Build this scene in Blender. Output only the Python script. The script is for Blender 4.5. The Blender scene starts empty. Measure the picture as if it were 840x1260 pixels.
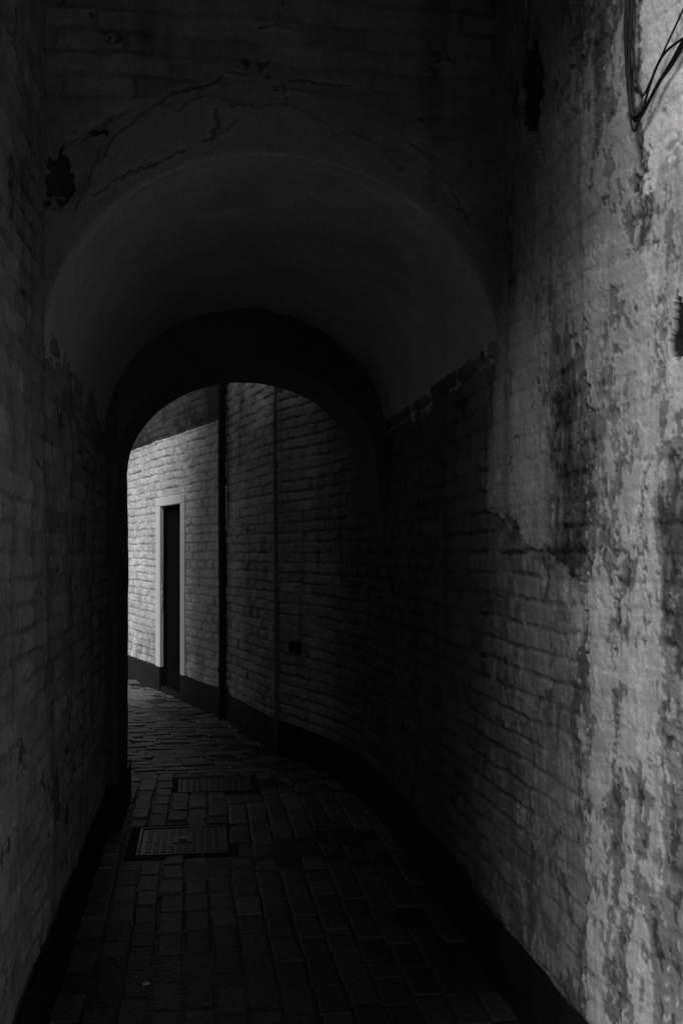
import bpy, math, random
import numpy as np
from mathutils import Vector, noise
random.seed(7)
sc=bpy.context.scene
sc.view_settings.view_transform='Standard'; sc.view_settings.look='None'; sc.view_settings.exposure=0
col=sc.collection
SUN=2.5; SKY=0.038
HZ=1.5
# ---------------------------------------------------------------- numpy noise
rng=np.random.RandomState(3)
PERM=rng.permutation(512).astype(np.int64); PERM=np.concatenate([PERM,PERM,PERM])
G=rng.normal(size=(512,3)); G/=np.linalg.norm(G,axis=1)[:,None]
def pn(x,y,z):
    xi=np.floor(x).astype(np.int64); yi=np.floor(y).astype(np.int64); zi=np.floor(z).astype(np.int64)
    xf=x-xi; yf=y-yi; zf=z-zi
    u=xf*xf*xf*(xf*(xf*6-15)+10); v=yf*yf*yf*(yf*(yf*6-15)+10); w=zf*zf*zf*(zf*(zf*6-15)+10)
    r=0
    for i in(0,1):
        for j in(0,1):
            for k in(0,1):
                h=PERM[PERM[PERM[(xi+i)&511]+((yi+j)&511)]+((zi+k)&511)]
                g=G[h]
                d=g[...,0]*(xf-i)+g[...,1]*(yf-j)+g[...,2]*(zf-k)
                r=r+d*(u if i else 1-u)*(v if j else 1-v)*(w if k else 1-w)
    return r*1.5
def fbm(P,scale,octv=4,rough=.55,off=0.0):
    x,y,z=P[0]*scale+off*1.7+31.3,P[1]*scale+off+57.1,P[2]*scale-off*.6+11.9
    s=0;a=1;t=0
    for o in range(octv):
        s=s+a*pn(x,y,z); t+=a*a; a*=rough; x=x*2.03+5.1;y=y*2.03+1.7;z=z*2.03+9.2
    return s/(t**.5)
def ss(v,a,b):
    t=np.clip((v-a)/(b-a),0,1); return t*t*(3-2*t)
def mix(f,a,b): return a*(1-f)+b*f
def rnd(i,j,seed=0):
    h=np.sin(i*127.1+j*311.7+seed*74.7)*43758.5453; return h-np.floor(h)
def cells(u,v,su,sv,seed):
    u=u/su; v=v/sv; ui=np.floor(u); vi=np.floor(v)
    b1=np.full(u.shape,9.); b2=np.full(u.shape,9.); val=np.zeros(u.shape)
    for i in(-1,0,1):
        for j in(-1,0,1):
            cx=ui+i; cy=vi+j
            d=np.hypot(cx+rnd(cx,cy,seed)-u,cy+rnd(cx,cy,seed+1)-v)
            nr=d<b1
            b2=np.where(nr,b1,np.minimum(b2,d)); val=np.where(nr,rnd(cx,cy,seed+2),val); b1=np.where(nr,d,b1)
    return val,b2-b1
def bricks(s,z,w=.225,h=.075,mort=.010,edge=.008,seed=0):
    row=np.floor(z/h); off=(np.mod(row,2))*.5+(rnd(row,row*0,seed)-.5)*.22
    c=s/w+off; ci=np.floor(c); fx=(c-ci)*w; fz=z-row*h
    ins=(rnd(ci,row,seed+5)-.3)*.004
    dx=np.minimum(fx,w-fx)-mort*.6-ins; dz=np.minimum(fz,h-fz)-mort/2-ins*.6
    R=.010; cx=np.clip(R-dx,0,None); cz=np.clip(R-dz,0,None); dr=R-np.hypot(cx,cz)
    d=np.where((dx<R)&(dz<R),dr,np.minimum(dx,dz))
    return ss(d,-.002,edge), rnd(ci,row,seed+1), rnd(ci,row,seed+2), (fx/w-.5),(fz/h-.5)
def polydist(u,v,pts):
    d=np.full(u.shape,9.0)
    for (a,b),(c,e) in zip(pts[:-1],pts[1:]):
        L=(c-a)**2+(e-b)**2; t=np.clip(((u-a)*(c-a)+(v-b)*(e-b))/L,0,1)
        d=np.minimum(d,np.hypot(u-a-t*(c-a),v-b-t*(e-b)))
    return d
def warp(X,Y,Z):
    P=(X,Y,Z)
    return tuple(C+.010*fbm(P,1.2,2,.5,o)+.003*fbm(P,4.2,2,.5,o+3) for C,o in zip(P,(0,17,29)))
# ---------------------------------------------------------------- materials
def attrmat(name,rough=.82,spec=.2,fine=.0012,scale=120,var=.16):
    m=bpy.data.materials.new(name); m.use_nodes=True; t=m.node_tree; n=t.nodes; l=t.links; b=n['Principled BSDF']
    a=n.new('ShaderNodeAttribute'); a.attribute_name='alb'
    tc=n.new('ShaderNodeTexCoord'); nz=n.new('ShaderNodeTexNoise'); nz.inputs['Scale'].default_value=scale; nz.inputs['Detail'].default_value=2.5; nz.inputs['Roughness'].default_value=.65
    l.new(tc.outputs['Object'],nz.inputs['Vector'])
    mr=n.new('ShaderNodeMapRange'); mr.inputs['From Min'].default_value=.3; mr.inputs['From Max'].default_value=.7; mr.inputs['To Min'].default_value=1-var; mr.inputs['To Max'].default_value=1+var
    l.new(nz.outputs['Fac'],mr.inputs['Value'])
    mu=n.new('ShaderNodeMath'); mu.operation='MULTIPLY'; l.new(mr.outputs[0],mu.inputs[0]); l.new(a.outputs['Fac'],mu.inputs[1])
    cc=n.new('ShaderNodeCombineColor')
    for i in range(3): l.new(mu.outputs[0],cc.inputs[i])
    l.new(cc.outputs[0],b.inputs['Base Color']); b.inputs['Roughness'].default_value=rough; b.inputs['Specular IOR Level'].default_value=spec
    bp=n.new('ShaderNodeBump'); bp.inputs['Distance'].default_value=fine*2.5; bp.inputs['Strength'].default_value=.8; l.new(nz.outputs['Fac'],bp.inputs['Height']); l.new(bp.outputs[0],b.inputs['Normal'])
    return m
def plain(name,base,rough=.8,spec=.25,scale=30,var=.2,fine=.001):
    m=attrmat(name,rough,spec,fine,scale,var); t=m.node_tree
    a=[x for x in t.nodes if x.type=='ATTRIBUTE'][0]; mu=[x for x in t.nodes if x.type=='MATH'][0]
    t.nodes.remove(a); mu.inputs[1].default_value=base
    return m
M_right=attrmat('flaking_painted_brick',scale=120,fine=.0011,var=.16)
M_left=attrmat('grimy_painted_brick',fine=.0014,var=.2)
M_white=attrmat('white_painted_brick',scale=60,var=.10)
M_upper=attrmat('sooty_brick')
M_face=attrmat('cracked_rendered_brick',fine=.0014,var=.2)
M_vault=attrmat('dusty_plaster',fine=.0020,scale=70,var=.20)
M_dim=plain('dark_plaster',.08)  # one dark tone for the ceiling slab and springer
M_block=plain('grey_render',.4)
M_plinth=attrmat('black_tar_paint',.65,.15,.002,50,.3)
M_trim=plain('white_painted_render',.85,.7,.2,25,.06)
M_iron=plain('black_iron_paint',.03,.6,.2,60,.4,.0008)
M_cover=plain('worn_cast_iron',.05,.42,.5,50,.5,.0012)
M_greyiron=plain('grey_painted_iron',.20,.6,.3,40,.2,.0008)
M_wood=plain('black_painted_timber',.008,.8,.03,40,.3)
M_rub=plain('black_rubber',.015,.5,.3)
M_ground=plain('dark_tarmac',.04,.9,.2,60,.4,.004)
M_scrap=plain('pale_paper',.6)
M_paver=attrmat('worn_brick_paving',.50,.38,.003,45,.4)
# ---------------------------------------------------------------- mesh helpers
def mk(name,verts,faces,mat,attrs=None,parent=None,smooth=True):
    me=bpy.data.meshes.new(name); me.from_pydata([tuple(v) for v in verts],[],faces)
    for k,a in (attrs or {}).items():
        at=me.attributes.new(k,'FLOAT','POINT'); at.data.foreach_set('value',a)
    me.materials.append(mat)
    if smooth: me.polygons.foreach_set('use_smooth',[True]*len(me.polygons))
    me.update()
    o=bpy.data.objects.new(name,me); col.objects.link(o)
    if parent: o.parent=parent
    return o
def gridmesh(name,grids,mat,parent=None):
    CO=[];Q=[];AL=[];off=0
    for co,A,flip,keep,back in grids:
        n,m=co.shape[:2]
        idx=np.arange(n*m).reshape(n,m)
        q=np.stack([idx[:-1,:-1],idx[1:,:-1],idx[1:,1:],idx[:-1,1:]],-1)
        if keep is not None: q=q[keep]
        q=q.reshape(-1,4)
        if flip: q=q[:,::-1]
        CO.append(co.reshape(-1,3)); AL.append(A.reshape(-1)); Q.append(q+off); off+=n*m
        if back:
            bv,bf=back; CO.append(np.array(bv,dtype=float)); AL.append(np.full(len(bv),.12)); Q.append(np.array(bf)+off); off+=len(bv)
    co=np.concatenate(CO); alb=np.concatenate(AL); q=np.concatenate(Q)
    me=bpy.data.meshes.new(name)
    me.vertices.add(len(co)); me.vertices.foreach_set('co',co.astype(np.float32).ravel())
    me.loops.add(q.size); me.loops.foreach_set('vertex_index',q.astype(np.int32).ravel())
    me.polygons.add(len(q)); me.polygons.foreach_set('loop_start',np.arange(0,q.size,4,dtype=np.int32))
    try: me.polygons.foreach_set('loop_total',np.full(len(q),4,dtype=np.int32))
    except Exception: pass
    me.update(calc_edges=True)
    me.polygons.foreach_set('use_smooth',np.ones(len(q),dtype=bool))
    at=me.attributes.new('alb','FLOAT','POINT'); at.data.foreach_set('value',alb.astype(np.float32))
    me.materials.append(mat); me.validate(); me.update()
    o=bpy.data.objects.new(name,me); col.objects.link(o)
    if parent: o.parent=parent
    return o
def thing(name,label,cat,loc=(0,0,0),group=None):
    e=bpy.data.objects.new(name,None); e.location=loc; e.empty_display_size=.2; col.objects.link(e)
    e['label']=label; e['category']=cat
    if group: e['group']=group
    return e
def path_samples(path,steps):
    xs=[];ys=[];S=[];s=0
    for i in range(len(path)-1):
        a=Vector(path[i]);b=Vector(path[i+1]);L=(b-a).length;n=max(1,int(round(L/steps[i])))
        for k in range(n):
            p=a+(b-a)*k/n; xs.append(p.x);ys.append(p.y);S.append(s+L*k/n)
        s+=L
    xs.append(path[-1][0]);ys.append(path[-1][1]);S.append(s)
    x=np.array(xs);y=np.array(ys);S=np.array(S)
    dx=np.gradient(x);dy=np.gradient(y);L=np.hypot(dx,dy);return x,y,S,-dy/L,dx/L
def zsamples(segs):
    out=[]
    for a,b,st in segs:
        n=max(1,int(round((b-a)/st))); out+= [a+(b-a)*k/n for k in range(n)]
    out.append(segs[-1][1]); return np.array(out)
def wallgrids(path,steps,zsegs,side,func,off=0.0,thick=0.0,keepf=None,splits=None):
    x,y,S,nx,ny=path_samples(path,steps); nx=nx*side;ny=ny*side
    out=[]
    ranges=[(0,len(x),zsegs)] if not splits else []
    if splits:
        a=0
        for yend,zs in splits:
            b=len(x) if yend is None else int(np.searchsorted(y,yend))+1
            ranges.append((a,b,zs)); a=b-1
    for a,b,zs in ranges:
        z=zsamples(zs); sl=slice(a,b)
        g=lambda v: np.repeat(v[sl][:,None],len(z),1)
        X,Y,SS,NX,NY=g(x),g(y),g(S),g(nx),g(ny); Z=np.repeat(z[None],X.shape[0],0)
        H,A=func(SS,Z,(X,Y,Z)); WX,WY,WZ=warp(X,Y,Z)
        co=np.stack([WX+NX*(H+off),WY+NY*(H+off),WZ],-1)
        keep=None
        if keepf is not None:
            keep=keepf((SS[:-1,:-1]+SS[1:,1:])/2,(Z[:-1,:-1]+Z[1:,1:])/2)
        out.append([co,A,side<0,keep,None])
    if thick:
        bv=[];bf=[]; z=zsamples(zsegs)
        pts=list(range(0,len(x),max(1,len(x)//60))); 
        if pts[-1]!=len(x)-1: pts.append(len(x)-1)
        for i in pts:
            fx,fy=x[i]-nx[i]*.03,y[i]-ny[i]*.03; bx,by=x[i]-nx[i]*thick,y[i]-ny[i]*thick
            bv+=[(fx,fy,z[0]),(bx,by,z[0]),(bx,by,z[-1]),(fx,fy,z[-1])]
        for k in range(len(pts)-1):
            a=4*k
            for q in range(4): bf.append((a+q,a+(q+1)%4,a+4+(q+1)%4,a+4+q))
        bf.append((0,1,2,3)); e_=4*(len(pts)-1); bf.append((e_,e_+3,e_+2,e_+1))
        out[0][4]=(bv,bf)
    return out
def wall(name,mat,path,steps,zsegs,side,func,parent=None,**k):
    return gridmesh(name,wallgrids(path,steps,zsegs,side,func,**k),mat,parent)
def boxes(lst):
    V=[];F=[]
    for (x0,y0,z0,x1,y1,z1) in lst:
        b=len(V)
        V+=[Vector(p) for p in((x0,y0,z0),(x1,y0,z0),(x1,y1,z0),(x0,y1,z0),(x0,y0,z1),(x1,y0,z1),(x1,y1,z1),(x0,y1,z1))]
        F+=[tuple(b+i for i in f) for f in((0,3,2,1),(4,5,6,7),(0,1,5,4),(1,2,6,5),(2,3,7,6),(3,0,4,7))]
    return V,F
def boxobj(name,lst,mat,parent=None,xf=None,bevel=0.0):
    V,F=boxes(lst)
    if xf: V=[xf(v) for v in V]
    o=mk(name,V,F,mat,{'alb':[.02]*len(V)},parent=parent,smooth=False)
    if bevel:
        m=o.modifiers.new('b','BEVEL'); m.width=bevel; m.segments=2
    return o
def tube(name,pts,r,mat,parent=None,seg=12):
    V=[];F=[]; n=len(pts)
    for i,p in enumerate(pts):
        p=Vector(p); d=(Vector(pts[min(n-1,i+1)])-Vector(pts[max(0,i-1)])).normalized()
        up=Vector((0,1,0)) if abs(d.z)>.8 else Vector((0,0,1))
        a=d.cross(up).normalized(); b=d.cross(a).normalized()
        for k in range(seg):
            t=2*math.pi*k/seg; V.append(p+a*r*math.cos(t)+b*r*math.sin(t))
    for i in range(n-1):
        for k in range(seg):
            F.append((i*seg+k,i*seg+(k+1)%seg,(i+1)*seg+(k+1)%seg,(i+1)*seg+k))
    F.append(tuple(range(seg))[::-1]); F.append(tuple(range((n-1)*seg,n*seg)))
    return mk(name,V,F,mat,parent=parent)
# ---------------------------------------------------------------- surface functions
def brickskin(S,Z,P,base,relief=1.0,seed=0,fillb=0.0,dirt=.12,flake=.6,lump=1.0,joint=.42,flk=1.0,bs=1.0,wob=1.0):
    wx=fbm(P,5,3,.6,40)*.008*wob; wz=fbm(P,4.3,3,.6,50)*.006*wob
    sol,r1,r2,lx,lz=bricks((S+wx)/bs,(Z+wz)/bs,seed=seed)
    n1=fbm(P,1.5,4,.55,1); n2=fbm(P,8,5,.62,2); n3=fbm(P,30,3,.65,3)
    fill=ss(fbm(P,2.6,3,.55,8)+fillb,-.4,.45); fill=.2+.8*fill
    h=sol*.0070*fill*relief + (r1-.5)*.0065*relief + lx*(r2-.5)*.010*relief + lz*(r1-.6)*.004*relief
    h=h+n2*.0036*lump*relief+n3*.0024*lump*relief
    c1,_=cells(S+n3*.006,Z+n2*.008,.045,.05,seed+30); c2,_=cells(S+n3*.004,Z,.016,.018,seed+40)
    fl=ss(fbm(P,3.4,4,.62,20)*1.0+n1*.3+(r2-.5)*.22+(c1-.5)*.30+(c2-.5)*.22,flake,flake+.02)*flk
    h=h-fl*.0022
    A=base*(1+.20*n1+.22*n2+.16*n3)*(.82+.36*r2)*(1-(1-sol)*fill*joint)
    st=fbm((P[0]*4,P[1]*4,P[2]*.5),1.2,4,.6,60); A=A*(1-.4*ss(st,0.05,.6))
    A=mix(fl,A,dirt*(1+.7*n3))
    return h,A,sol,n1,n2,n3,c1,c2
def f_left(S,Z,P):
    h,A,*_=brickskin(S,Z,P,.25,1.15,seed=5,flake=.60,dirt=.09,lump=1.5,fillb=-.15,wob=1.4)
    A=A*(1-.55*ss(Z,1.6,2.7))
    return h,np.clip(A,.02,.9)
def f_white(S,Z,P):
    h,A,sol,n1,n2,n3,c1,c2=brickskin(S,Z,P,.80,1.7,seed=9,flake=.9,lump=1.7,bs=1.12,wob=1.8)
    A=.62*(1+.24*n1+.22*n2+.12*n3)*(1-(1-sol)*.34)*(.86+.28*c1)
    A=A*(1-.5*ss(.9-Z,0,.7)*ss(fbm(P,2.2,4,.6,5),-.3,.5))*(1-.10*ss(Z,2.2,2.7))
    return h,np.clip(A,.1,.84)
def f_upper(S,Z,P):
    h,A,*_=brickskin(S,Z,P,.06,1.2,seed=13,flake=.35,dirt=.02)
    return h,np.clip(A,.015,.3)
def f_right(S,Z,P):
    X,Y,_=P
    far=ss(Y,6.1,7.2)*(1-.6*ss(Y,8.7,8.9))  # far stretch lightened; shade near the arch and by the pipe put into colour
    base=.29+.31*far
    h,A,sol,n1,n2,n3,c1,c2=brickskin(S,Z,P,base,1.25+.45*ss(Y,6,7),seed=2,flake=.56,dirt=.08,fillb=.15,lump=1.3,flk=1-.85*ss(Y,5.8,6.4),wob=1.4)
    near=ss(3.9-Y,0,1.1)
    c3,e3=cells(S+n2*.03,Z+n3*.01,.06,.24,71)
    c4,_=cells(S+n3*.004,Z+n2*.01,.022,.055,77)
    c5,_=cells(S+n3*.003,Z+n3*.004,.012,.022,79)
    n4=fbm((X*1.7,Y*1.7,Z*.55),3.0,5,.60,110)
    ragged=(c1-.5)*.20+(c2-.5)*.14+(c3-.5)*.28+(c4-.5)*.28+(c5-.5)*.14+n3*.06
    soft=1-.60*ss(3.4-Y,0,.6)
    h=h*soft+near*(n1*.007+n2*.003)
    A=mix(near*.75,A,A/np.clip((1-(1-sol)*.42),.5,1)*(1-(1-sol)*.16))
    lay1=ss(n4+ragged*1.0+.15*n1,.0,.015); lay2=ss(fbm((X*1.4,Y*1.4,Z*.7),5,4,.6,75)+ragged*.9,.22,.235)
    lay3=ss(fbm((X*1.6,Y*1.6,Z*.8),4,4,.6,85)+ragged*.9,.38,.395)
    A=mix(near*lay1*.85,A,.36*(1+.22*n2+.10*n3)*(1-(1-sol)*.12)); h=h+near*lay1*.0026
    A=mix(near*lay2*.9,A,.13*(1+.3*n3)); h=h-near*lay2*.0020
    A=mix(near*lay3*.9,A,.50*(1+.2*n2)); h=h+near*lay3*.0016
    # ---- plaster skin
    sd=np.where(Y<2.62,.10+ss(2.62-Y,0,.5)*.10,np.minimum(3.50-Y,(Z-(1.42+.26*(Y-2.6))))*.9)
    sd=np.where((Y>3.33)&(Z>2.05),np.minimum(sd,3.40-Y),sd)
    e1=fbm(P,2.6,3,.55,80); e2=fbm(P,9,6,.66,90)
    s0=sd+e1*.045+e2*.030+(c2-.5)*.03+(c1-.5)*.03
    s0=np.where((Y>3.0)&(Z>2.2),s0+.2,s0)
    rag=e2*.030+(c2-.5)*.02+(c4-.5)*.02
    edge=2.575-Y+rag
    s0=np.where(edge>0,np.maximum(s0,.25),np.where(Y<2.62,np.minimum(s0,(Z-1.42)*.9+e1*.05+e2*.03),s0))
    sm=ss(s0,-.004,.004)
    coat=ss(edge,-.003,.003)
    band=lambda yc,zc,ry,rz: np.exp(-(((Y-yc)/ry)**2+((Z-zc)/rz)**2))
    cf=n4*.90+.34*fbm(P,1.5,3,.5,112)+ragged*1.1
    patch=band(3.10,1.90,.26,.42)
    cf=cf-.85*patch-.02
    cf=cf+.50*band(2.78,1.95,.10,.34)+.48*band(2.63,1.72,.06,.40)+.62*band(2.78,1.47,.26,.05)+.40*band(2.45,2.10,.06,.07)
    cf=cf+.60*band(2.19,1.35,.06,.45)+.40*band(2.2,.45,.12,.5)+.3*band(2.66,2.35,.10,.25)+.32*band(2.45,.7,.05,.5)
    cf=cf-.20*ss(Z,2.3,2.6)*ss(Y,2.5,2.7)-.20*band(2.2,2.7,.16,.22)
    half=ss(cf,.20,.212); ch=ss(cf,.50,.512); deep=ss(cf,.88,.90)
    pale=ss(-cf,.22,.232)
    hf=1.2*band(3.0,2.95,.115,.15)+1.05*band(2.19,2.03,.045,.10)+.55*band(2.92,2.74,.06,.10)+ragged*.7+e2*.28
    hole=ss(hf,.56,.575)
    c1d=polydist(Y+rag,Z,[(2.60,2.15),(2.60,1.8),(2.585,1.5),(2.58,1.1),(2.585,.6),(2.58,.2)])
    c2d=polydist(Y+rag,Z,[(2.31,2.50),(2.29,2.2),(2.26,1.85),(2.32,1.6),(2.30,1.3)])
    c3d=polydist(Y+rag,Z,[(2.43,1.5),(2.44,1.0),(2.40,.6),(2.42,.2)])
    brk=ss(fbm(P,4,3,.6,98),-.4,-.1)
    cr=np.maximum(1-ss(c1d,.004,.010),(1-ss(np.minimum(c2d,c3d),.002,.006)))*brk
    vz=np.abs(fbm((X,Y*1.5,Z*.7),2.2,5,.58,130)); net=(1-ss(vz,.0,.016))*ss(fbm(P,1.9,2,.5,140),-.2,.15)
    cr=np.maximum(cr,net*.85)
    sk_h=.009+.012*n1+sol*.0016+n2*.0036+n3*.0012-cr*.006-half*.0034+pale*.0018
    tone=np.where(Y<2.60,.64,.44)+.20*patch
    sk_a=tone*(1+.18*n1+.15*n2+.08*n3)*(1-(1-sol)*.05)
    sk_a=mix(pale,sk_a,sk_a*1.20)
    st=fbm((X*5,Y*5,Z*.6),1.5,4,.58,150); sk_a=sk_a*(1-.34*ss(st,.05,.6))
    sk_a=mix(half,sk_a,tone*.48*(1+.25*n3+.30*n2)*(1-(1-sol)*.12))
    sk_a=sk_a*(1-.75*cr)
    speck=ss(c5+.9*fbm(P,5,4,.6,160),1.12,1.14); sk_a=sk_a*(1-.5*speck); sk_h=sk_h-speck*.0014
    up=ss(Z,1.95,2.5)*ss(Y,2.25,2.6); sk_a=sk_a*(1-.62*up)  # upper plaster dirtier, with light falloff also put into its colour
    cl=2.335-Y+rag*.8+(c1-.5)*.03; zt=Z-2.44+.5*(Y-2.16)+e1*.08+(c1-.5)*.05
    clean=ss(cl,0,.008)*ss(zt,0,.008); sk_a=mix(clean,sk_a,.90*(1+.06*n2)*(1-.4*speck)*(1-.6*cr)*(1-.4*half)); sk_h=sk_h+clean*.003
    cle=np.exp(-(cl/.018)**2)*ss(zt,-.15,-.1); sk_a=sk_a*(1-.85*cle); sk_h=sk_h-cle*.005
    m=sm*(1-ch)
    H=mix(m,h+.0005-deep*.004,sk_h)+coat*.006*(1-ss(Z,1.5,2.0))
    under=np.clip(.11*(1+.5*n2+.5*n3)*(1-(1-sol)*.3)*(1-.6*deep),.012,.3)
    under=np.where(c4>.72,under*2.0,under)
    A=mix(sm,A,mix(ch,sk_a,under))
    lip=np.exp(-((s0-.008)/.007)**2)*(1-ch)*.3; A=A*(1+lip)  # edge highlight put into the colour along the plaster lip
    dk=np.exp(-((s0+.02)/.02)**2)*.35*(1-ss(Y,3.4,3.6)); A=A*(1-dk)  # matching edge shade put into the colour just outside the lip
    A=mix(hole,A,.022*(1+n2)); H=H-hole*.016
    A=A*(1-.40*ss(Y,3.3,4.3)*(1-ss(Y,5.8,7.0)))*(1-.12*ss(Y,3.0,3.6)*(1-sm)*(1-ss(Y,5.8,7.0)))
    return H,np.clip(A,.012,.88)
def f_plinth(S,Z,P):
    n2=fbm(P,7,4,.6,5); n3=fbm(P,30,3,.6,6); chip=ss(fbm(P,9,5,.7,9),.65,.7)
    top=ss(Z,.20,.25)*n2*.004
    return n2*.005+n3*.002-chip*.002+top,np.clip(.018*(1+.5*n2)+chip*.03,.008,.2)
def f_plain(v):
    def f(S,Z,P):
        n2=fbm(P,6,4,.6,5); return n2*.004,np.clip(v*(1+.4*n2),.01,.9)
    return f
def f_face(X,Y,Z,cx,hw,zs,rise,base):
    P=(X,Y,Z)
    ex=(X-cx)/hw; ez=(Z-zs)/rise; r=np.hypot(ex,ez); d=(r-1)*.73; ang=np.arctan2(ex,ez)
    h,A,sol,n1,n2,n3,c1,c2=brickskin(X,Z,P,base,.8,seed=21,flake=.72,fillb=-.25,dirt=.03,wob=1.5)
    wob=fbm(P,6,4,.6,41)*.010
    s2,r1,r2,_,_=bricks(ang*.86+wob,d-.015+wob,w=.235,h=.115,mort=.007,seed=3)
    rg=(c1-.5)*.02+(c2-.5)*.012
    ring=1-ss(d+fbm(P,4,4,.6,4)*.02+rg,.236,.245)
    fade=ss(fbm(P,2.1,4,.55,44),-.15,.4)
    h=mix(ring,h,.004+s2*.005*fade+(r1-.5)*.006*fade+n2*.003+n3*.0015)
    A2=base*1.05*(1+.2*n1+.2*n2+.12*n3)*(1-(1-s2)*.4*fade)
    A=mix(ring,A,A2)
    dl=.12+fbm(P,1.8,4,.6,61)*.16+rg-d
    sheet_=ss(dl,-.004,.004)
    h=mix(sheet_*.85,h,.010+n1*.003+n2*.002+n3*.0008); A=mix(sheet_*.9,A,base*1.15*(1+.15*n1+.12*n2+.10*n3))
    A=A*(1-.35*np.exp(-((dl+.006)/.006)**2))
    rx=fbm(P,8,5,.68,55)*.022; rz=fbm(P,8,5,.68,56)*.022
    cks=[[(-.43,2.83),(-.30,2.93),(-.125,3.0),(.082,3.095),(.28,3.105),(.50,3.10)],[(.20,3.28),(.51,3.285),(.51,3.2)],[(-.51,2.72),(-.345,2.68),(-.18,2.77),(.04,2.87),(.12,2.95)],[(.28,3.105),(.285,3.0)],[(.60,3.0),(.80,2.85),(.93,2.62)],[(.04,2.87),(.05,2.97)]]
    dd=np.full(X.shape,9.)
    for c in cks: dd=np.minimum(dd,polydist(X+rx,Z+rz,c))
    brk=ss(fbm(P,3.7,4,.6,57),-.4,.0)
    wd=.004+.005*np.clip(fbm(P,6,3,.6,58)+.3,0,1)
    cr=(1-ss(dd,.001,wd))*brk; A=A*(1-.65*cr)*(1+.2*np.exp(-((dd-.014)/.006)**2)*brk); h=h-cr*.004
    b=lambda xc,zc,rx,rz: np.exp(-(((X-xc)/rx)**2+((Z-zc)/rz)**2))
    hole=.90*b(-.46,2.73,.07,.11)+.55*b(.065,2.90,.025,.04)+.6*b(-.33,2.88,.08,.02)+.5*b(.1,3.09,.09,.018)+fbm(P,9,5,.65,66)*.26+(c1-.5)*.25+(c2-.5)*.2
    hm=ss(hole,.58,.61); A=mix(hm,A,.016*(1+n2)); h=h-hm*.012
    # paler tone along the arch edge
    A=A*(1+.55*np.exp(-(np.clip(d,0,9)/.012)**2))
    return h,np.clip(A,.012,.8)
# ---------------------------------------------------------------- ground
g=mk('ground',[(-120,-120,-.03),(120,-120,-.03),(120,120,-.03),(-120,120,-.03)],[(0,1,2,3)],M_ground); g['kind']='structure'
covers=[(.10,6.5,.46,.40),(-.083,5.27,.46,.50)]
V=[];F=[];R=[]
def bend(x,y):
    if y<7: return x,y
    t=y-7; k=min(t,3.0); sx=-.055*k*k if t<3 else -.055*9-.33*(t-3)
    return x+sx,y
def paver(cx,cy,lx,ly):
    if any(abs(cx-a)<w/2+.04 and abs(cy-b_)<d/2+.04 for a,b_,w,d in covers): return
    b0=len(V); g=random.uniform(.004,.010)
    rr=random.random(); k=min(1,max(0,(cy-3.5)/3.4)); alb=(.026+.030*rr**1.5)*(1-k)+(.11+.16*rr**1.3)*k  # darker near, lighter beyond the arch: daylight put into the paver colour
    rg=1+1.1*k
    zz=random.gauss(0,.0022*rg); tx=random.gauss(0,.018*rg); ty=random.gauss(0,.014*rg); an=random.gauss(0,.02*rg)
    hx=(lx-g)/2; hy=(ly-g)/2
    c4=[(random.uniform(-.004,.004),random.uniform(-.004,.004)) for _ in range(4)]
    for (k,zb,top) in ((-.001,-.03,0),(0,-.008,1),(.003,-.0025,1),(.010,0,1)):
        for q,(sx,sy) in enumerate(((-1,-1),(1,-1),(1,1),(-1,1))):
            dx=sx*(hx-k)+c4[q][0]; dy=sy*(hy-k)+c4[q][1]
            dx,dy=dx-dy*an,dy+dx*an
            px,py=bend(cx+dx,cy+dy)
            V.append((px,py,zb+(zz+dx*tx+dy*ty if top else 0)+.012*noise.noise(Vector((px*1.3,py*1.3,0))))); R.append(alb)
    for lv in range(3):
        for q in range(4):
            n_=(q+1)%4; a=b0+4*lv
            F.append((a+q,a+n_,a+4+n_,a+4+q))
    a=b0+12; F.append((a,a+1,a+2,a+3))
YS=6.86
x=-.6;c=0
while x<1.5:
    y=-1.5+(.11 if c%2 else 0)+random.uniform(-.03,.03); Wd=.108+random.uniform(-.004,.006)
    while y<YS-.05:
        ll=random.uniform(.205,.225) if random.random()>.12 else random.choice((.11,.15)); ll=min(ll,YS-y)
        paver(x+Wd/2+.008*math.sin(y*2+c*.3),y+ll/2,Wd,ll); y+=ll
    x+=Wd;c+=1
y=YS;c=0
while y<15:
    x=-3.8+(.108 if c%2 else 0)+random.uniform(-.05,.05); Wd=.105+random.uniform(-.006,.008)
    while x<1.3:
        ll=.215 if random.random()>.2 else random.choice((.108,.16))
        paver(x+ll/2,y+Wd/2+.006*math.sin(x*3+c),ll,Wd); x+=ll
    y+=Wd;c+=1
x=-3.8
while x<-.6:
    y=4.0
    while y<YS:
        paver(x+.05,y+.107,.103,.215); y+=.215
    x+=.103
b0=len(V)
V+=[(-4,-2,-.006),(1.6,-2,-.006),(1.6,7.4,-.006),(1.6,16,-.006),(-7,16,-.006),(-4,7.4,-.006)]; R+=[0.02]*6
F.append(tuple(range(b0,b0+6)))
p=mk('path',V,F,M_paver,attrs={'alb':R},smooth=False); p['kind']='structure'
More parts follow.
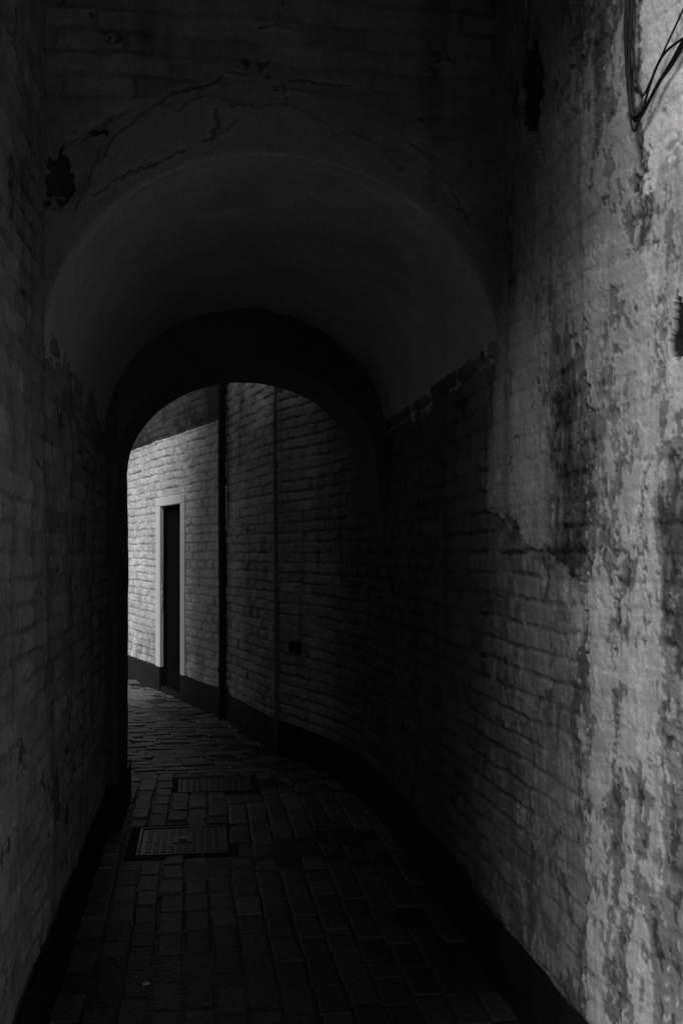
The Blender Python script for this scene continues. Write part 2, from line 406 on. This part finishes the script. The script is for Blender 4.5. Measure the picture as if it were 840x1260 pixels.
# ---------------------------------------------------------------- manhole covers
for i,(cx,cy,w,d) in enumerate(covers):
    e=thing('manhole_cover',['worn iron drain cover set in brick paving','square iron inspection cover with raised lifting boss in brick paving'][i],'manhole cover',(cx,cy,0),'iron covers set in the alley paving')
    fr=.016; z=.003
    lst=[(-w/2,-d/2,-.02,w/2,-d/2+fr,z),(-w/2,d/2-fr,-.02,w/2,d/2,z),(-w/2,-d/2+fr,-.02,-w/2+fr,d/2-fr,z),(w/2-fr,-d/2+fr,-.02,w/2,d/2-fr,z)]
    boxobj('cover_frame',lst,M_cover,e,bevel=.002)
    lst=[(-w/2+fr+.003,-d/2+fr+.003,-.02,w/2-fr-.003,d/2-fr-.003,-.003)]
    P_=.038; nx=int((w-.05)/P_); ny=int((d-.05)/P_)
    for a in range(nx):
        for b_ in range(ny):
            px=(a-(nx-1)/2)*P_; py=(b_-(ny-1)/2)*P_
            if i==1 and abs(px)<.055 and abs(py)<.07: continue
            s=.0125
            lst.append((px-s,py-s,-.005,px+s,py+s,.0018))
    if i==1: lst+= [(-.045,-.055,-.006,.045,.055,.003),(-.022,-.028,.002,.022,.028,.010)]
    boxobj('cover_plate',lst,M_cover,e,bevel=.0015)
    boxobj('grit_surround',[(-w/2-.05,-d/2-.06,-.02,w/2+.05,d/2+.06,-.004)],M_ground,e)
# ---------------------------------------------------------------- right wall
RP=[(1.34,-4.0),(1.32,.4),(1.245,1.5),(1.17,1.9),(1.085,2.35),(1.052,2.52),(1.04,2.66),(1.04,3.7),(1.04,5.5),(.99,6.05),(.87,6.72),(.74,7.08),(.585,7.46),(.235,9.05)]
RS=[.2,.08,.03,.0044,.0044,.0044,.0044,.0046,.010,.010,.010,.010,.010,.012]
zc=[(-.05,.2,.04),(.2,3.3,.03),(3.3,4.6,.06)]
zf=[(-.05,.2,.03),(.2,3.2,.0044),(3.2,4.6,.06)]
zm=[(-.05,.2,.03),(.2,3.1,.0085),(3.1,4.6,.06)]
e=thing('alley_wall','tall painted brick wall with peeling plaster curving along the alley','wall')
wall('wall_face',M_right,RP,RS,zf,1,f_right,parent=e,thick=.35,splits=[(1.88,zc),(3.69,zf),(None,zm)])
wall('plinth',M_plinth,RP,[.1]*3+[.03]*11,[(-.05,.25,.02),(.25,.251,.01)],1,f_plinth,parent=e,off=.028,thick=.03)
# ---------------------------------------------------------------- far white wall
FP0=Vector((.225,9.07)); FD=Vector((-.331,1)).normalized()
end=FP0+FD*5.2; end2=end+Vector((-1.6,2.6))
e=thing('painted_house','white painted brick house wall with a narrow black door','house')
t0,t1,ztop=1.23,1.96,2.0
FP=[tuple(FP0),tuple(FP0+FD*t0),tuple(FP0+FD*t1),tuple(end),tuple(end2)]
wall('painted_wall',M_white,FP,[.012,.02,.012,.012,.05],[(0,ztop,.01),(ztop,2.72,.01)],1,f_white,parent=e,
     keepf=lambda s,z: ~((s>t0+.001)&(s<t1-.001)&(z<ztop)))
wall('upper_brickwork',M_upper,[tuple(FP0),tuple(end),tuple(end2)],[.015,.05],[(2.68,3.4,.0125),(3.4,4.8,.05)],1,f_upper,parent=e,off=-.03,thick=.3)
def loc(t,n,z):
    N=Vector((-FD.y,FD.x)); q=FP0+FD*t+N*n; return Vector((q.x,q.y,z))
xf=lambda v: loc(v.x,v.y,v.z)
boxobj('plinth',[(-.02,-.05,-.05,t0-.003,.036,.26),(t1+.003,-.05,-.05,5.2,.036,.26)],M_plinth,e,xf,.006)
boxobj('door_surround',[(t0-.14,-.02,.262,t0,.032,ztop),(t1,-.015,.262,t1+.17,.032,ztop),(t0-.14,-.02,ztop,t1+.17,.033,ztop+.09)],M_trim,e,xf,.006)
boxobj('door_reveal',[(t0-.05,-.2,0,t0-.004,-.021,ztop),(t1+.004,-.2,0,t1+.05,-.016,ztop),(t0-.05,-.2,ztop+.002,t1+.05,-.021,ztop+.05)],M_wood,e,xf)
dr=boxobj('door',[(t0+k*.091,-.085,.06,t0+k*.091+.0875,-.045,ztop-.01) for k in range(8)]+[(t0,-.10,.06,t1,-.06,ztop)],M_wood,e,xf,.003)
boxobj('door_handle',[(t0+.07,-.045,.99,t0+.09,-.02,1.07)],M_iron,dr,xf,.004)
boxobj('doorstep',[(t0-.002,-.2,-.05,t1+.002,.02,.06)],M_plinth,e,xf,.01)
# ---------------------------------------------------------------- left walls
e=thing('passage_wall','grimy painted brick passage wall with black base','wall')
LP=[(-.5,1.15),(-.5,2.4),(-.5,5.5)]
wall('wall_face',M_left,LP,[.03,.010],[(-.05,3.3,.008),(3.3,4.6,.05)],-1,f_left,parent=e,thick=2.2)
wall('plinth',M_plinth,LP,[.05,.03],[(-.05,.25,.02)],-1,f_plinth,parent=e,off=.024,thick=.03)
e=thing('added_shade_block','added unseen block shading the far wall from the sun','shade block')  # unseen block added to keep the sun off the far wall
boxobj('wall_face',[(-3,5.56,-.05,-.69,8.75,4.8)],M_block,e)
# ---------------------------------------------------------------- archways
def facade(name,y,cx,hw,zs,rise,ztop,mat,parent,func,nx,nz,sgn=-1,flip=False):
    th=np.linspace(0,1,nx+1); xs=cx-hw*np.cos(np.pi*th)
    zb=zs+rise*np.sqrt(np.clip(1-((xs-cx)/hw)**2,0,1))
    t=np.linspace(0,1,nz+1)
    X=np.repeat(xs[:,None],nz+1,1); Z=zb[:,None]+(ztop-zb[:,None])*t[None]; Y=np.full(X.shape,y)
    H,A=func(X,Y,Z)
    WX,WY,WZ=warp(X,Y,Z)
    edge=ss(t,0,.02)[None]
    return gridmesh(name,[(np.stack([WX,WY+sgn*H*edge,WZ],-1),A,flip,None,None)],mat,parent)
def vault(name,y0,y1,cx,hw,zs,rise,mat,parent,base,step=.03,side=0.0):
    n=130; m=max(2,int((y1-y0)/step))
    th=np.pi*np.linspace(0,1,n+1); ys=np.linspace(y0,y1,m+1)
    X=np.repeat((cx-hw*np.cos(th))[None],m+1,0); Z=np.repeat((zs+rise*np.sin(th))[None],m+1,0); Y=np.repeat(ys[:,None],n+1,1)
    P=(X,Y,Z); n1=fbm(P,1.6,4,.55,1); n2=fbm(P,7,4,.6,2); n3=fbm(P,20,3,.6,3)
    A=np.clip(base*(1+.22*n1+.14*n2+.08*n3)*(1-side*ss(cx+.35-X,0,.9))*(1+.25*ss(Y,4.0,5.5)),.01,.85)  # left side painted darker, offsetting light bounced off the right wall
    WX,WY,WZ=warp(X,Y,Z); 
    b=ss(Y,y0,y0+.03)
    return gridmesh(name,[(np.stack([WX-n2*.003*b,WY,WZ-(n2*.004+n3*.0015+n1*.004)*b],-1),A,False,None,None)],mat,parent)
CX=.27;HW=.77
e=thing('archway','old rendered brick archway with deep plastered barrel vault','archway')
facade('arch_face',3.36,CX,HW,2.14,.70,3.85,M_face,e,lambda X,Y,Z:f_face(X,Y,Z,CX,HW,2.14,.70,.10),260,260)
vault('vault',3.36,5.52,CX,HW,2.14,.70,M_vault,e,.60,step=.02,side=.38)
boxobj('upper_masonry',[(-2.6,3.45,3.0,1.4,6.1,4.9)],M_block,e)
boxobj('unseen_ceiling',[(-.8,1.7,3.75,1.6,3.40,3.95)],M_dim,e)  # out-of-view slab added to darken the arch wall, cut back for sun
e=thing('archway','low dark brick arch closing the end of the passage','archway')  # front face, vault and jamb set to low tones
RE=.985
cx2=(RE-.43)/2; hw2=(RE+.43)/2
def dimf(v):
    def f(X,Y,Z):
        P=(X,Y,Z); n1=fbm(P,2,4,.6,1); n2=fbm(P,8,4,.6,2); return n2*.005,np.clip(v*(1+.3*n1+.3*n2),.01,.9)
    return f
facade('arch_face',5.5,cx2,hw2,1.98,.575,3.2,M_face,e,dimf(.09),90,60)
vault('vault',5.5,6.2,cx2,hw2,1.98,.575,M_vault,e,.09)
facade('rear_face',6.2,cx2,hw2,1.98,.575,3.2,M_left,e,dimf(.3),60,40,sgn=1,flip=True)
wall('jamb',M_face,[(-.7,5.5),(-.43,5.5),(-.43,6.2),(-.7,6.2)],[.03]*3,[(-.05,3.2,.03)],-1,f_plain(.07),parent=e)
wall('plinth',M_plinth,[(-.6,5.5),(-.43,5.5),(-.43,6.2)],[.03]*2,[(-.05,.25,.03)],-1,f_plinth,parent=e,off=.02)
V=[(RE,5.5,1.98),(RE,6.2,1.98),(1.12,5.5,1.98),(1.12,6.2,1.98),(1.06,5.5,1.25),(1.02,6.2,1.25),(1.12,5.5,1.25),(1.12,6.2,1.25),(RE,5.5,3.2),(RE,6.2,3.2),(1.12,5.5,3.2),(1.12,6.2,3.2)]
mk('springer',V,[(0,4,5,1),(0,2,6,4),(1,5,7,3),(0,1,9,8),(0,8,10,2),(1,3,11,9)],M_dim,{'alb':[.07]*12},e,smooth=False)
# ---------------------------------------------------------------- drainpipes
def pipe(x,y,r,z0,z1,mat,label,wv=.003):
    e=thing('drainpipe',label,'drainpipe',(x,y,0))
    pts=[(wv*math.sin(z*2.1),wv*math.cos(z*1.7),z) for z in np.linspace(z0,z1,24)]
    tube('pipe',pts,r,mat,e,16)
    for z in(.45,2.15,2.95,3.8):
        if z<z1: tube('bracket',[(0,0,z-.02),(0,0,z+.02)],r*1.22,mat,e,16)
pipe(.204,8.975,.034,0,4.6,M_iron,'black cast iron drainpipe at the end of a white wall')
pipe(.565,7.38,.014,.02,4.4,M_greyiron,'thin grey painted pipe fixed to a brick wall',.008)
e=thing('air_vent','small dark iron air vent in a painted wall','vent',(.685,7.13,0))
d=Vector((-.155,.38)).normalized(); nn=Vector((-d.y,d.x))
vx=lambda v: Vector((d.x*v.x+nn.x*v.y,d.y*v.x+nn.y*v.y,v.z+.82))
boxobj('vent_frame',[(-.06,-.02,-.04,.06,.02,-.03),(-.06,-.02,.03,.06,.02,.04),(-.06,-.02,-.03,-.05,.02,.03),(.05,-.02,-.03,.06,.02,.03)],M_iron,e,vx)
boxobj('vent_grille',[(-.05,-.02,-.03+k*.013,.05,.012,-.022+k*.013) for k in range(5)],M_iron,e,vx)
# ---------------------------------------------------------------- cables
def smoothp(P,n=10):
    P=[Vector(p) for p in P]; out=[]
    Q=[P[0]]+P+[P[-1]]
    for i in range(len(P)-1):
        a,b,c_,d_=Q[i],Q[i+1],Q[i+2],Q[i+3]
        for k in range(n):
            t=k/n
            out.append(.5*((2*b)+(c_-a)*t+(2*a-5*b+4*c_-d_)*t*t+(3*b-a-3*c_+d_)*t**3))
    out.append(P[-1]); return out
runs=[[(1.03,2.36,3.74),(1.055,2.355,3.1),(1.055,2.33,2.85),(1.050,2.335,2.70),(1.053,2.32,2.575),(1.060,2.29,2.56),(1.073,2.22,2.61),(1.090,2.15,2.65),(1.12,1.9,2.80),(1.20,1.2,2.95)],
      [(1.03,2.33,3.74),(1.05,2.33,3.1),(1.055,2.345,2.85),(1.055,2.32,2.72),(1.060,2.29,2.61),(1.068,2.25,2.63),(1.083,2.18,2.70),(1.11,2.0,2.83),(1.13,1.8,2.86),(1.2,1.2,3.0)],
      [(1.02,2.375,3.74),(1.05,2.345,3.1),(1.05,2.358,2.80),(1.048,2.33,2.62),(1.050,2.318,2.545),(1.058,2.30,2.545),(1.072,2.21,2.66),(1.10,2.07,2.68),(1.13,1.8,2.78),(1.2,1.2,2.9)],
      [(1.02,2.34,3.74),(1.045,2.365,3.1),(1.045,2.34,2.86),(1.048,2.345,2.73),(1.05,2.33,2.60),(1.052,2.31,2.565),(1.062,2.27,2.575),(1.08,2.19,2.63),(1.11,1.95,2.74),(1.2,1.2,2.92)]]
labs=['thin black cable sagging against peeling plaster','thin black cable looped above another cable','black cable hanging loosely on a flaking wall','black cable twisted with others against bright plaster']
for i in range(4):
    e=thing('cable',labs[i],'cable',group='black cables hanging on the wall')
    tube('cable_run',smoothp(runs[i]),[.0044,.0024,.0032,.0036][i],M_rub,e,10)
e=thing('paper_scrap','tiny crumpled pale paper scrap on dark brick paving','litter',(-.18,3.5,.008))
mk('crumpled_sheet',[(-.012,-.008,0),(.010,-.010,.004),(.014,.006,.001),(-.002,.012,.007),(-.014,.006,.002),(0,0,.009)],[(0,1,5),(1,2,5),(2,3,5),(3,4,5),(4,0,5)],M_scrap,parent=e,smooth=False)
# ---------------------------------------------------------------- light
dirn=Vector((1,.8,-math.tan(math.radians(40))*math.hypot(1,.8))).normalized()
sun=bpy.data.lights.new('sun','SUN'); sun.energy=SUN; sun.angle=math.radians(32); sun.color=(1,1,1)
so=bpy.data.objects.new('sun',sun); so.rotation_euler=dirn.to_track_quat('-Z','Y').to_euler(); col.objects.link(so)
w=bpy.data.worlds.new('World'); sc.world=w; w.use_nodes=True
nt=w.node_tree; bg=nt.nodes['Background']; sk=nt.nodes.new('ShaderNodeTexSky'); sk.sky_type='NISHITA'; sk.sun_disc=False
sk.sun_elevation=math.radians(40); sk.sun_rotation=math.atan2(-1,-.8)
bw=nt.nodes.new('ShaderNodeRGBToBW'); nt.links.new(sk.outputs[0],bw.inputs[0]); nt.links.new(bw.outputs[0],bg.inputs[0]); bg.inputs[1].default_value=SKY
# ---------------------------------------------------------------- camera
cam=bpy.data.cameras.new('camera'); cam.lens=35; cam.sensor_width=36; cam.shift_y=50/1260; cam.clip_end=500; cam.clip_start=.05
co=bpy.data.objects.new('camera',cam); co.location=(0,0,HZ); co.rotation_euler=(math.radians(90),0,-math.radians(8.13)); col.objects.link(co); sc.camera=co
